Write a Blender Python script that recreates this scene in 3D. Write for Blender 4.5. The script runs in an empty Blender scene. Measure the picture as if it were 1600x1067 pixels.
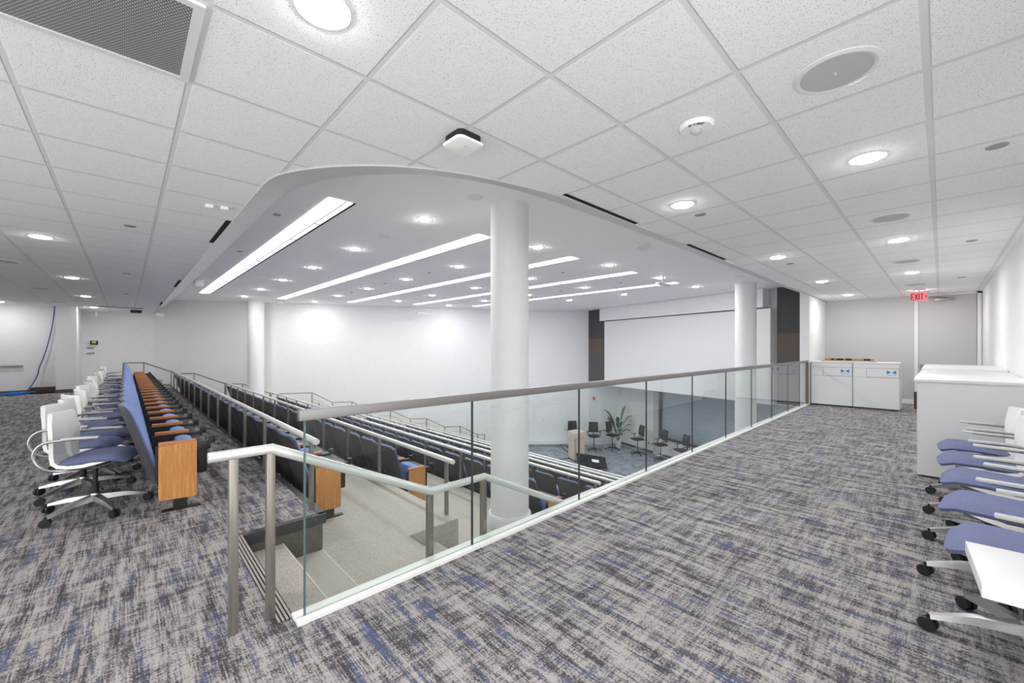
import bpy, bmesh, math, random
from mathutils import Vector, Matrix
random.seed(7)
R = math.radians
PI = math.pi
scene = bpy.context.scene
COL = scene.collection

# ---------------------------------------------------------------- camera, world, exposure
cam_d = bpy.data.cameras.new('camera'); cam = bpy.data.objects.new('camera', cam_d); COL.objects.link(cam)
cam.location = (0, 0, 1.43)
cam.rotation_euler = (R(90), 0, R(46.48 - 90))
cam_d.sensor_width = 36; cam_d.lens = 636.6 * 36 / 1600
cam_d.shift_y = (542.8 - 533.5) / 1600
cam_d.clip_start = 0.02
scene.camera = cam
world = bpy.data.worlds.new('world'); scene.world = world; world.use_nodes = True
WORLD_STRENGTH = .80  # white fill light added through the unbuilt, unseen sides of the room
bg = world.node_tree.nodes['Background']; bg.inputs[0].default_value = (1, 1, 1, 1); bg.inputs[1].default_value = WORLD_STRENGTH
scene.view_settings.view_transform = 'Standard'; scene.view_settings.look = 'None'
scene.view_settings.exposure = 1.87; scene.view_settings.gamma = 1; scene.view_settings.use_curve_mapping = False
scene.cycles.use_denoising = True
scene.cycles.max_bounces = 14; scene.cycles.diffuse_bounces = 10; scene.cycles.transparent_max_bounces = 24
scene.cycles.sample_clamp_indirect = 6
scene.cycles.caustics_reflective = False; scene.cycles.caustics_refractive = False
DOWN_E = 58.0      # emission of the round downlights over the walkway
DOWN_A = 122.0     # emission of the round downlights over the auditorium
STRIP_E = .36      # emission of the linear strips

# ---------------------------------------------------------------- materials
def srgb(r, g=None, b=None):
    if g is None: g = b = r
    f = lambda v: (v / 255 / 12.92) if v / 255 <= .04045 else ((v / 255 + .055) / 1.055) ** 2.4
    return (f(r), f(g), f(b), 1)

def mat(name, col, rough=.5, metal=0, spec=.5, emit=0):
    m = bpy.data.materials.new(name); m.use_nodes = True
    b = m.node_tree.nodes['Principled BSDF']
    b.inputs['Base Color'].default_value = col; b.inputs['Roughness'].default_value = rough
    b.inputs['Metallic'].default_value = metal; b.inputs['Specular IOR Level'].default_value = spec
    if emit:
        b.inputs['Emission Color'].default_value = (1, 1, 1, 1); b.inputs['Emission Strength'].default_value = emit
    return m

def nodes(m): return m.node_tree.nodes, m.node_tree.links, m.node_tree.nodes['Principled BSDF']

def noise_tex(n, l, scale, mapping=(1, 1, 1), detail=4, rough=.6, rot=0, coord='Object'):
    tc = n.new('ShaderNodeTexCoord'); mp = n.new('ShaderNodeMapping'); t = n.new('ShaderNodeTexNoise')
    mp.inputs['Scale'].default_value = mapping; mp.inputs['Rotation'].default_value = (0, 0, rot)
    t.inputs['Scale'].default_value = scale; t.inputs['Detail'].default_value = detail; t.inputs['Roughness'].default_value = rough
    l.new(tc.outputs[coord], mp.inputs[0]); l.new(mp.outputs[0], t.inputs['Vector'])
    return t

def ramp(n, l, src, stops, interp='LINEAR'):
    r = n.new('ShaderNodeValToRGB'); r.color_ramp.interpolation = interp
    el = r.color_ramp.elements
    while len(el) < len(stops): el.new(.5)
    for e, (p, c) in zip(el, stops): e.position = p; e.color = c
    l.new(src, r.inputs[0]); return r

def mixc(n, l, f, a, b, mode='MIX'):
    x = n.new('ShaderNodeMix'); x.data_type = 'RGBA'; x.blend_type = mode
    for sock, v in ((x.inputs[0], f), (x.inputs[6], a), (x.inputs[7], b)):
        if hasattr(v, 'links') or hasattr(v, 'is_linked'): l.new(v, sock)
        else: sock.default_value = v
    return x.outputs[2]

def noisy(name, c1, c2, scale, rough=.8, mapping=(1, 1, 1), bump=0, lo=.4, hi=.6, detail=4, metal=0):
    m = mat(name, c1, rough, metal); n, l, b = nodes(m)
    t = noise_tex(n, l, scale, mapping, detail)
    r = ramp(n, l, t.outputs[0], [(lo, c1), (hi, c2)])
    l.new(r.outputs[0], b.inputs['Base Color'])
    if bump:
        bp = n.new('ShaderNodeBump'); bp.inputs['Strength'].default_value = bump; bp.inputs['Distance'].default_value = .003
        l.new(t.outputs[0], bp.inputs['Height']); l.new(bp.outputs[0], b.inputs['Normal'])
    return m

def carpet_mat(name, light, dark, blue, taupe):
    m = mat(name, light, .95, 0, .1); n, l, b = nodes(m)
    tc = n.new('ShaderNodeTexCoord'); sep = n.new('ShaderNodeSeparateXYZ'); l.new(tc.outputs['Object'], sep.inputs[0])
    def mm(op, x, y=0.0):
        q = n.new('ShaderNodeMath'); q.operation = op
        for i, v in enumerate((x, y)):
            if isinstance(v, (int, float)): q.inputs[i].default_value = v
            else: l.new(v, q.inputs[i])
        return q.outputs[0]
    def dashes(u, v, wu, lv, seed):
        """rows of width wu cut into dashes of length lv, each with its own random value"""
        row = mm('FLOOR', mm('DIVIDE', u, wu)); w1 = n.new('ShaderNodeTexWhiteNoise'); w1.noise_dimensions = '1D'
        l.new(mm('ADD', row, seed), w1.inputs['W'])
        cell = mm('FLOOR', mm('ADD', mm('DIVIDE', v, lv), mm('MULTIPLY', w1.outputs[0], 37.0)))
        cb = n.new('ShaderNodeCombineXYZ'); l.new(row, cb.inputs[0]); l.new(cell, cb.inputs[1]); cb.inputs[2].default_value = seed
        w2 = n.new('ShaderNodeTexWhiteNoise'); w2.noise_dimensions = '3D'; l.new(cb.outputs[0], w2.inputs['Vector']); return w2.outputs[0]
    X_, Y_ = sep.outputs[0], sep.outputs[1]
    d1 = dashes(X_, Y_, .006, .11, 3.0); d2 = dashes(Y_, X_, .006, .06, 17.0); d3 = dashes(X_, Y_, .019, .16, 41.0)
    fine = noise_tex(n, l, 1, (120, 90, 1), 2, .6)
    wide = noise_tex(n, l, 1, (16, 2.4, 1), 4, .6)
    cross = noise_tex(n, l, 1, (3.2, 22, 1), 3, .6)
    bl = noise_tex(n, l, 1, (13, 2.2, 1), 3, .6)
    acc = 0.0
    for t, w in ((d1, .26), (d2, .16), (d3, .14), (wide.outputs[0], 1.25), (cross.outputs[0], .75), (fine.outputs[0], 1.05)):
        acc = mm('ADD', mm('MULTIPLY', t, w), acc)
    sc = n.new('ShaderNodeMapRange'); sc.inputs['From Min'].default_value = 1.48; sc.inputs['From Max'].default_value = 2.16
    l.new(acc, sc.inputs['Value'])
    base = ramp(n, l, sc.outputs[0], [(0.18, light), (.50, taupe), (.78, dark)])
    bf = ramp(n, l, bl.outputs[0], [(.52, (0, 0, 0, 1)), (.62, (.85, .85, .85, 1))])
    bsel = n.new('ShaderNodeMath'); bsel.operation = 'MULTIPLY'
    dk = ramp(n, l, sc.outputs[0], [(.35, (0, 0, 0, 1)), (.65, (1, 1, 1, 1))])
    l.new(bf.outputs[0], bsel.inputs[0]); l.new(dk.outputs[0], bsel.inputs[1])
    o = mixc(n, l, bsel.outputs[0], base.outputs[0], blue)
    l.new(o, b.inputs['Base Color'])
    bp = n.new('ShaderNodeBump'); bp.inputs['Strength'].default_value = .35; bp.inputs['Distance'].default_value = .004
    l.new(fine.outputs[0], bp.inputs['Height']); l.new(bp.outputs[0], b.inputs['Normal'])
    return m

def tile_mat():
    """white mineral tiles in a flat metal grid, 0.6275 m pitch"""
    m = mat('ceiling_tile', srgb(236), .9, 0, .2); n, l, b = nodes(m)
    tc = n.new('ShaderNodeTexCoord'); sp = n.new('ShaderNodeSeparateXYZ'); l.new(tc.outputs['Object'], sp.inputs[0])
    def math_(op, x, y=None, z=None):
        q = n.new('ShaderNodeMath'); q.operation = op
        for i, v in enumerate((x, y, z)):
            if v is None: continue
            if isinstance(v, (int, float)): q.inputs[i].default_value = v
            else: l.new(v, q.inputs[i])
        return q.outputs[0]
    def dist(s, off):
        f = math_('FRACT', math_('DIVIDE', math_('ADD', s, 100 * .6275 - off), .6275))
        return math_('MULTIPLY', math_('MINIMUM', f, math_('SUBTRACT', 1, f)), .6275)
    dx = dist(sp.outputs[0], .2325); dy = dist(sp.outputs[1], .045)
    d = math_('MINIMUM', dx, dy)
    tee = math_('LESS_THAN', d, .0115)
    edge = math_('LESS_THAN', d, .0155)
    sp1 = noise_tex(n, l, 230, detail=1); sp2 = noise_tex(n, l, 4, detail=3)
    vor = n.new('ShaderNodeTexVoronoi'); vor.inputs['Scale'].default_value = 120; l.new(tc.outputs['Object'], vor.inputs['Vector'])
    hole = math_('MULTIPLY', math_('LESS_THAN', vor.outputs['Distance'], .27), math_('GREATER_THAN', sp1.outputs[0], .50))
    c = mixc(n, l, math_('MULTIPLY', hole, .75), srgb(247), srgb(130))
    c = mixc(n, l, edge, c, srgb(228))
    c = mixc(n, l, tee, c, srgb(226))
    l.new(c, b.inputs['Base Color'])
    h = n.new('ShaderNodeMapRange'); h.inputs['From Min'].default_value = .0105; h.inputs['From Max'].default_value = .0165; l.new(d, h.inputs['Value'])
    bp = n.new('ShaderNodeBump'); bp.inputs['Strength'].default_value = .6; bp.inputs['Distance'].default_value = .006
    l.new(h.outputs[0], bp.inputs['Height']); l.new(bp.outputs[0], b.inputs['Normal'])
    return m

def glass_mat(name, tint, edge=False):
    m = bpy.data.materials.new(name); m.use_nodes = True; n = m.node_tree.nodes; l = m.node_tree.links
    n.remove(n['Principled BSDF'])
    tr = n.new('ShaderNodeBsdfTransparent'); tr.inputs[0].default_value = tint
    gl = n.new('ShaderNodeBsdfGlossy'); gl.inputs['Roughness'].default_value = 0.0
    geo = n.new('ShaderNodeNewGeometry'); dt = n.new('ShaderNodeVectorMath'); dt.operation = 'DOT_PRODUCT'
    l.new(geo.outputs['Incoming'], dt.inputs[0]); l.new(geo.outputs['Normal'], dt.inputs[1])
    def mm(op, a, bb=None):
        q = n.new('ShaderNodeMath'); q.operation = op
        for i, v in enumerate((a, bb)):
            if v is None: continue
            if isinstance(v, (int, float)): q.inputs[i].default_value = v
            else: l.new(v, q.inputs[i])
        return q.outputs[0]
    f = mm('ADD', mm('MULTIPLY', mm('POWER', mm('SUBTRACT', 1, mm('ABSOLUTE', dt.outputs['Value'])), 5), .96), .04)
    mx = n.new('ShaderNodeMixShader'); l.new(f, mx.inputs[0]); l.new(tr.outputs[0], mx.inputs[1]); l.new(gl.outputs[0], mx.inputs[2])
    l.new(mx.outputs[0], n['Material Output'].inputs[0]); return m

def wood_mat(name, c1, c2, axis=2):
    m = mat(name, c1, .4, 0, .4); n, l, b = nodes(m)
    mp = [30, 30, 30]; mp[axis] = 2.2
    t = noise_tex(n, l, 1, tuple(mp), 6, .65); t2 = noise_tex(n, l, 1, tuple(v * 5 for v in mp), 3)
    r = ramp(n, l, t.outputs[0], [(.35, c1), (.52, c2), (.68, c1)])
    o = mixc(n, l, .25, r.outputs[0], t2.outputs[1], 'MULTIPLY')
    l.new(o, b.inputs['Base Color']); return m

M = {}
M['carpet'] = carpet_mat('carpet', srgb(170, 165, 162), srgb(74, 72, 77), srgb(86, 95, 126), srgb(134, 129, 129))
M['carpet_stage'] = carpet_mat('stage_carpet', srgb(178, 182, 190), srgb(104, 110, 122), srgb(94, 106, 138), srgb(146, 150, 160))
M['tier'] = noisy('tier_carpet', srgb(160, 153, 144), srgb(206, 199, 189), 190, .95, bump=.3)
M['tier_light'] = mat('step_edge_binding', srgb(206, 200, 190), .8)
M['riser'] = noisy('riser_carpet', srgb(78, 76, 70), srgb(108, 106, 98), 190, .95, bump=.3)  # same grain as the tier carpet, in a darker tone
M['wall'] = noisy('wall_paint', srgb(229), srgb(231), 6, .75)
M['wall_cool'] = mat('wall_paint_cool', srgb(230, 233, 234), .7)
M['wall_grey'] = mat('wall_paint_grey', srgb(190), .7)
M['gyp'] = noisy('gypsum_ceiling', srgb(248), srgb(249), 3, .85)
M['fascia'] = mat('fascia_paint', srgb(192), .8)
M['tile'] = tile_mat()
M['white'] = mat('white_laminate', srgb(228), .35)
M['white_panel'] = mat('white_panel', srgb(224), .45)
M['curb'] = mat('white_curb', srgb(240, 240, 236), .4)
M['nickel'] = noisy('brushed_nickel', srgb(140, 135, 128), srgb(156, 150, 142), 60, .38, (1, 1, .05), metal=.75)
M['rail'] = mat('satin_rail', srgb(226, 226, 222), .32, .35)
M['caprail'] = mat('cap_rail', srgb(140, 137, 135), .4, .6)
M['alum'] = mat('polished_aluminium', srgb(172), .28, .95)
M['chrome'] = mat('chrome', srgb(220), .1, 1)
M['black'] = mat('black_plastic', srgb(28), .45)
M['black_rubber'] = mat('black_rubber', srgb(40), .7)
M['shell'] = noisy('charcoal_shell', srgb(62, 63, 66), srgb(72, 73, 76), 90, .55, bump=.15)
M['blue'] = noisy('blue_fabric', srgb(112, 132, 182), srgb(134, 154, 204), 300, .9, bump=.2)
M['purple'] = noisy('slate_blue_fabric', srgb(92, 100, 134), srgb(124, 132, 168), 200, .9, (1, 3, 1), bump=.2)
M['oak'] = wood_mat('oak', srgb(228, 168, 100), srgb(204, 138, 76))
M['oakarm'] = wood_mat('oak_arm', srgb(216, 148, 90), srgb(194, 122, 70), 0)
M['podium'] = wood_mat('pale_maple', srgb(232, 214, 196), srgb(214, 194, 174))
M['chairwhite'] = mat('white_polymer', srgb(248, 247, 243), .35)
M['glass'] = glass_mat('guard_glass', (.955, .985, .975, 1))
M['glass_edge'] = mat('glass_edge', srgb(84, 108, 104), .2)
M['seam'] = mat('glass_joint', srgb(56, 64, 64), .4)
M['reflection_glass'] = mat('reflection_tinted_window_glass', srgb(162, 176, 184), .05, 0, .6)  # pale base colour stands in for carpet reflected in the dark window
M['frame'] = mat('dark_frame', srgb(70, 74, 78), .5)
M['acoustic'] = noisy('acoustic_grey', srgb(70, 70, 71), srgb(84, 84, 85), 200, .95)
M['acoustic_brown'] = noisy('acoustic_brown', srgb(96, 84, 77), srgb(108, 96, 88), 200, .95)
M['acoustic_light'] = noisy('acoustic_light', srgb(84, 83, 84), srgb(96, 95, 96), 200, .95)
M['down'] = mat('downlight_lens', srgb(255), .5, emit=DOWN_E)
M['down_hall'] = mat('hall_downlight_lens', srgb(255), .5, emit=DOWN_A)
M['strip'] = mat('strip_lens', srgb(255), .5, emit=STRIP_E)
M['strip_dim'] = mat('strip_side_lens', srgb(250), .5, emit=STRIP_E * .62)
M['bronze'] = mat('bronze', srgb(122, 104, 82), .5, .3)
M['grey'] = mat('mid_grey', srgb(150), .6)
M['speaker'] = noisy('speaker_grille', srgb(188), srgb(200), 900, .7)
M['disc'] = mat('cover_disc', srgb(150), .5, .2)
M['slot'] = mat('slot_black', srgb(10), .9)
M['red'] = mat('red_letters', srgb(190, 6, 22), .9, 0, 0); 
M['redglow'] = mat('exit_face', srgb(226, 150, 152), .9, 0, 0)
_b = M['redglow'].node_tree.nodes['Principled BSDF']; _b.inputs['Emission Color'].default_value = (1, .35, .38, 1); _b.inputs['Emission Strength'].default_value = .10
_b = M['red'].node_tree.nodes['Principled BSDF']; _b.inputs['Emission Color'].default_value = (1, .02, .06, 1); _b.inputs['Emission Strength'].default_value = .05
M['skyblue'] = mat('blue_print', srgb(30, 130, 205), .5)
M['screen'] = mat('black_screen', srgb(24, 30, 34), .12)
M['wood_edge'] = mat('raw_wood', srgb(206, 160, 100), .6)
M['cable_blue'] = mat('blue_cable', srgb(58, 80, 130), .6)
M['cable_bright'] = mat('bright_blue_cable', srgb(40, 130, 210), .6)
M['baseboard'] = mat('dark_baseboard', srgb(92, 86, 80), .7)
M['green'] = noisy('leaf', srgb(42, 78, 48), srgb(78, 112, 70), 12, .5)
M['stem'] = mat('stem', srgb(92, 128, 58), .6)
M['yellow'] = mat('display_yellow', srgb(200, 200, 30), .5)
M['dark_nose'] = mat('dark_nosing', srgb(58, 58, 62), .55)
M['nosemetal'] = mat('nosing_metal', srgb(158, 151, 144), .35, .4)
M['wall_hole'] = mat('bronze_box', srgb(64, 52, 42), .7)
def mesh_mat():
    m = bpy.data.materials.new('mesh_fabric'); m.use_nodes = True; n, l, b = nodes(m)
    b.inputs['Base Color'].default_value = srgb(40, 42, 48); b.inputs['Alpha'].default_value = .78; return m
M['meshfab'] = mesh_mat()
def grille_mat():
    m = mat('grille_metal', srgb(150), .6); n, l, b = nodes(m)
    tc = n.new('ShaderNodeTexCoord'); br = n.new('ShaderNodeTexBrick'); l.new(tc.outputs['Object'], br.inputs['Vector'])
    br.inputs['Scale'].default_value = 1; br.inputs['Brick Width'].default_value = .013; br.inputs['Row Height'].default_value = .011
    br.inputs['Mortar Size'].default_value = .0022; br.inputs['Color1'].default_value = srgb(70); br.inputs['Color2'].default_value = srgb(60)
    br.inputs['Mortar'].default_value = srgb(170); l.new(br.outputs['Color'], b.inputs['Base Color']); return m
M['grille'] = grille_mat()

# ---------------------------------------------------------------- mesh builder
class MB:
    def __init__(s): s.v = []; s.f = []; s.smooth = []
    def add(s, vs, fs, sm=False):
        o = len(s.v); s.v += [tuple(p) for p in vs]; s.f += [tuple(i + o for i in f) for f in fs]; s.smooth += [sm] * len(fs); return s
    def box(s, x0, x1, y0, y1, z0, z1, mtx=None, b=0):
        if x0 > x1: x0, x1 = x1, x0
        if y0 > y1: y0, y1 = y1, y0
        if z0 > z1: z0, z1 = z1, z0
        if b:
            bm = bmesh.new(); bmesh.ops.create_cube(bm, size=1)
            for v in bm.verts: v.co = Vector(((x0 + x1) / 2 + v.co.x * (x1 - x0), (y0 + y1) / 2 + v.co.y * (y1 - y0), (z0 + z1) / 2 + v.co.z * (z1 - z0)))
            b = min(b, .49 * min(x1 - x0, y1 - y0, z1 - z0))
            bmesh.ops.bevel(bm, geom=bm.edges[:] + bm.verts[:], offset=b, segments=2, profile=.6, affect='EDGES')
            return s.bm(bm, mtx, True)
        p = [Vector(q) for q in ((x0, y0, z0), (x1, y0, z0), (x1, y1, z0), (x0, y1, z0), (x0, y0, z1), (x1, y0, z1), (x1, y1, z1), (x0, y1, z1))]
        if mtx: p = [mtx @ q for q in p]
        return s.add(p, [(0, 3, 2, 1), (4, 5, 6, 7), (0, 1, 5, 4), (1, 2, 6, 5), (2, 3, 7, 6), (3, 0, 4, 7)])
    def bm(s, bm, mtx=None, sm=True):
        bm.verts.ensure_lookup_table(); vs = [(mtx @ v.co) if mtx else v.co.copy() for v in bm.verts]
        for i, v in enumerate(bm.verts): v.index = i
        s.add(vs, [[v.index for v in f.verts] for f in bm.faces], sm); bm.free(); return s
    def prism(s, pts, z0, z1, sm=False):
        """polygon (x,y) ccw extruded in z"""
        a = sum(pts[i][0] * pts[(i + 1) % len(pts)][1] - pts[(i + 1) % len(pts)][0] * pts[i][1] for i in range(len(pts)))
        if a < 0: pts = pts[::-1]
        n = len(pts); vs = [(x, y, z0) for x, y in pts] + [(x, y, z1) for x, y in pts]
        return s.add(vs, [tuple(range(n))[::-1], tuple(range(n, 2 * n))] + [(i, (i + 1) % n, n + (i + 1) % n, n + i) for i in range(n)], sm)
    def prof(s, pts, y0, y1, mtx=None, sm=False):
        """polygon (x,z) extruded along y"""
        a = sum(pts[i][0] * pts[(i + 1) % len(pts)][1] - pts[(i + 1) % len(pts)][0] * pts[i][1] for i in range(len(pts)))
        if a > 0: pts = pts[::-1]
        n = len(pts); vs = [Vector((x, y0, z)) for x, z in pts] + [Vector((x, y1, z)) for x, z in pts]
        if mtx: vs = [mtx @ v for v in vs]
        return s.add(vs, [tuple(range(n))[::-1], tuple(range(n, 2 * n))] + [(i, (i + 1) % n, n + (i + 1) % n, n + i) for i in range(n)], sm)
    def cyl(s, p0, p1, r0, r1=None, n=16, sm=True, cap=True):
        r1 = r0 if r1 is None else r1
        p0 = Vector(p0); p1 = Vector(p1); d = (p1 - p0).normalized(); u = d.orthogonal().normalized(); w = d.cross(u)
        vs = [p0 + (u * math.cos(2 * PI * i / n) + w * math.sin(2 * PI * i / n)) * r0 for i in range(n)] + [p1 + (u * math.cos(2 * PI * i / n) + w * math.sin(2 * PI * i / n)) * r1 for i in range(n)]
        s.add(vs, [(i, (i + 1) % n, n + (i + 1) % n, n + i) for i in range(n)], sm)
        if cap: s.add(vs, [tuple(range(n))[::-1], tuple(range(n, 2 * n))], False)
        return s
    def tube(s, pts, r, n=10, closed=False, flat=1.0):
        pts = [Vector(p) for p in pts]; N = len(pts); rings = []
        up = None
        for i, p in enumerate(pts):
            a = pts[i - 1] if (i or closed) else p; b = pts[(i + 1) % N] if (i < N - 1 or closed) else p
            t = (b - a).normalized()
            if up is None: up = t.orthogonal().normalized() if abs(t.z) > .9 else Vector((0, 0, 1))
            u = (up - t * up.dot(t)).normalized(); w = t.cross(u); up = u
            k = 1.0
            if 0 < i < N - 1:
                c = (p - a).normalized().dot((b - p).normalized()); k = 1 / max(.5, math.sqrt(max(.01, (1 + c) / 2)))
            rings.append([p + (u * math.cos(2 * PI * j / n) * flat + w * math.sin(2 * PI * j / n) * (1)) * r * (k if k < 1.2 else k) for j in range(n)])
        vs = [q for rg in rings for q in rg]; fs = []
        for i in range(N if closed else N - 1):
            for j in range(n):
                i2 = (i + 1) % N; fs.append((i * n + j, i * n + (j + 1) % n, i2 * n + (j + 1) % n, i2 * n + j))
        s.add(vs, fs, True)
        if not closed: s.add(rings[0] + rings[-1], [tuple(range(n))[::-1], tuple(range(n, 2 * n))], False)
        return s
    def lathe(s, prof, n=24, c=(0, 0), axis_pts=None):
        """profile (r,z) around vertical axis"""
        m_ = len(prof); vs = [(c[0] + r * math.cos(2 * PI * i / n), c[1] + r * math.sin(2 * PI * i / n), z) for i in range(n) for r, z in prof]
        fs = [(i * m_ + j, ((i + 1) % n) * m_ + j, ((i + 1) % n) * m_ + j + 1, i * m_ + j + 1) for i in range(n) for j in range(m_ - 1)]
        s.add(vs, fs, True)
        if prof[0][0] > 1e-4: s.add([(c[0] + prof[0][0] * math.cos(2 * PI * i / n), c[1] + prof[0][0] * math.sin(2 * PI * i / n), prof[0][1]) for i in range(n)], [tuple(range(n))[::-1]])
        if prof[-1][0] > 1e-4: s.add([(c[0] + prof[-1][0] * math.cos(2 * PI * i / n), c[1] + prof[-1][0] * math.sin(2 * PI * i / n), prof[-1][1]) for i in range(n)], [tuple(range(n))])
        return s
    def grid(s, fn, nu, nv, thick=0):
        """surface fn(u,v)->Vector, optional thickness by offset along normal"""
        P = [[Vector(fn(i / nu, j / nv)) for j in range(nv + 1)] for i in range(nu + 1)]
        def nrm(i, j):
            a = P[min(i + 1, nu)][j] - P[max(i - 1, 0)][j]; b = P[i][min(j + 1, nv)] - P[i][max(j - 1, 0)]
            return a.cross(b).normalized()
        W = nv + 1; top = [P[i][j] for i in range(nu + 1) for j in range(W)]
        q = [(i * W + j, (i + 1) * W + j, (i + 1) * W + j + 1, i * W + j + 1) for i in range(nu) for j in range(nv)]
        if not thick: return s.add(top, q, True)
        bot = [P[i][j] - nrm(i, j) * thick for i in range(nu + 1) for j in range(W)]; o = len(top)
        fs = q + [tuple(k + o for k in f[::-1]) for f in q]
        bd = [(i, 0) for i in range(nu + 1)] + [(nu, j) for j in range(1, W)] + [(i, nv) for i in range(nu - 1, -1, -1)] + [(0, j) for j in range(nv - 1, 0, -1)]
        ids = [i * W + j for i, j in bd]
        for a, b in zip(ids, ids[1:] + ids[:1]): fs.append((b, a, a + o, b + o))
        return s.add(top + bot, fs, True)
    def build(s, name, m, parent=None, loc=None, rot=None, sharp=35):
        me = bpy.data.meshes.new(name); me.from_pydata(s.v, [], s.f)
        me.polygons.foreach_set('use_smooth', s.smooth); me.materials.append(m)
        bm = bmesh.new(); bm.from_mesh(me); bmesh.ops.remove_doubles(bm, verts=bm.verts, dist=1e-5) if any(s.smooth) else None
        bmesh.ops.recalc_face_normals(bm, faces=bm.faces); bm.to_mesh(me); bm.free()
        if any(s.smooth): me.set_sharp_from_angle(angle=R(sharp))
        o = bpy.data.objects.new(name, me); COL.objects.link(o)
        if parent: o.parent = parent
        if loc: o.location = loc
        if rot: o.rotation_euler = rot
        return o

def tag(o, label, cat, group=None, kind=None):
    o['label'] = label; o['category'] = cat
    if group: o['group'] = group
    if kind: o['kind'] = kind
    return o
def struct(o, label=None):
    o['kind'] = 'structure'
    if label: o['label'] = label
    return o
def empty(name, label, cat, loc=(0, 0, 0), rz=0, group=None):
    o = bpy.data.objects.new(name, None); COL.objects.link(o); o.location = loc; o.rotation_euler = (0, 0, rz); o.empty_display_size = .1
    return tag(o, label, cat, group)
def kids(o): return [c for c in bpy.data.objects if c.parent == o]
def copy_tree(o, loc=None, rz=None, label=None, group=None, drop=()):
    c = o.copy(); COL.objects.link(c)
    if loc is not None: c.location = loc
    if rz is not None: c.rotation_euler = (0, 0, rz)
    if label: c['label'] = label
    if group: c['group'] = group
    for ch in TREE[o.name]:
        if ch.name.split('.')[0] in drop: continue
        d = ch.copy(); COL.objects.link(d); d.parent = c
        for g in TREE.get(ch.name, []):
            e = g.copy(); COL.objects.link(e); e.parent = d
    return c
TREE = {}
def freeze(o):
    TREE[o.name] = kids(o)
    for ch in TREE[o.name]: TREE[ch.name] = kids(ch)
    return o
ORD = ['nearest', 'second nearest', 'third nearest', 'fourth nearest', 'fifth nearest', 'sixth nearest', 'seventh nearest', 'eighth nearest', 'ninth nearest', 'tenth nearest', 'eleventh nearest', 'twelfth nearest', 'farthest']
ORDN = ['first', 'second', 'third', 'fourth', 'fifth', 'sixth', 'seventh', 'eighth', 'ninth', 'tenth', 'eleventh', 'twelfth', 'thirteenth', 'fourteenth']

# ---------------------------------------------------------------- key dimensions
ZT = lambda k: -.45 * k                 # height of tier k
ED = lambda k: 1.23 + 1.43 * k          # front edge of tier k
CZ, AZ, SZ = 2.74, 3.30, ZT(8) + .04    # tile ceiling, auditorium ceiling, stage floor
SZ = -3.56
W = [(-1.2, 21.3), (.82, 21.0), (1.55, 20.7), (3.73, 19.65), (10.63, 16.47), (14.77, 14.38), (17.15, 12.37), (18.75, 11.65)]
def wally(x):
    for (a, b), (c, d) in zip(W, W[1:]):
        if a <= x <= c: return b + (d - b) * (x - a) / (c - a)
    return 21.3
def slab_between(pts, t):
    """offset polyline pts to its left by t, returns closed polygon"""
    off = []
    for i, p in enumerate(pts):
        a = Vector(pts[max(i - 1, 0)]); b = Vector(pts[min(i + 1, len(pts) - 1)]); d = (b - a).normalized(); off.append((p[0] - d.y * t, p[1] + d.x * t))
    return list(pts) + off[::-1]

# ---------------------------------------------------------------- floors
fl = MB().prism([(-4, -.66), (14.45, -.66), (14.45, 2.3), (.64, 2.3), (.64, 3.66), (1.2, 3.66), (1.2, 20.95), (-.4, 21.25), (-4, 21.25)], -.28, 0)
struct(fl.build('floor', M['carpet']))
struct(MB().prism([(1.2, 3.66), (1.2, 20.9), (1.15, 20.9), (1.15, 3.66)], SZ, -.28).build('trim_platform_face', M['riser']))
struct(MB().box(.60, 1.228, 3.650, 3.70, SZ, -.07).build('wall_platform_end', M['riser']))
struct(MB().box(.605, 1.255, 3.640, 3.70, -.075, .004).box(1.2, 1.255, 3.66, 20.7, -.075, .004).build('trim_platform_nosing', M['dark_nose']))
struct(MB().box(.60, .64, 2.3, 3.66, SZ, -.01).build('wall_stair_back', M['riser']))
ns = MB()
for i in range(4): ns.box(.575 + i * .019, .575 + i * .019 + .011, 2.36, 3.66, -.01, .006)
struct(ns.build('trim_stair_nosing', M['nosemetal']))
struct(MB().box(.572, .65, 2.36, 3.66, -.02, .002).build('trim_nosing_bed', M['black_rubber']))
def steps(k, y0, y1, name='floor_step'):
    """two treads in front of tier edge k"""
    e = ED(k); z = ZT(k)
    m = MB().box(e - .61 + (.02 if k == 0 else 0), e - .305, y0, y1, z - .5, z - .15).box(e - .305, e, y0, y1, z - .5, z - .30)
    struct(m.build(name, M['tier']))
    struct(MB().box(e - .316, e - .303, y0, y1, z - .152, z - .148).box(e - .011, e + .002, y0, y1, z - .302, z - .298).build('trim_step_nosing', M['tier_light']))
for k in range(8):
    steps(k, 2.3, 3.649)
for k in range(1, 8):
    e0, e1, z = ED(k - 1), ED(k), ZT(k)
    far = lambda x: wally(x) + .1
    yf = wally(e1) - 1.45
    poly = [(e0, 2.3), (e1 - .61, 2.3), (e1 - .61, 3.66), (e1, 3.66), (e1, far(e1)), (e0, far(e0))]
    struct(MB().prism(poly, SZ - .02, z).build('floor_tier', M['tier']))
struct(MB().prism([(ED(7), 2.3), (16.3, 2.3), (19.1, 11.6), (14.8, 14.6), (ED(7), 16.4)], SZ - .1, SZ).build('floor_stage', M['carpet_stage']))

# ---------------------------------------------------------------- walls
struct(MB().prism(slab_between(W[:7], .2), SZ - .1, AZ + .1).build('wall_left', M['wall']))
lw = MB().prism(slab_between(W[6:], .2), SZ - .1, -.3)
lw.prism(slab_between([(17.12, 12.40), (17.6, 12.2)], .1), -.3, AZ + .1)
struct(lw.build('wall_left_stage', M['wall_cool']))
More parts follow.
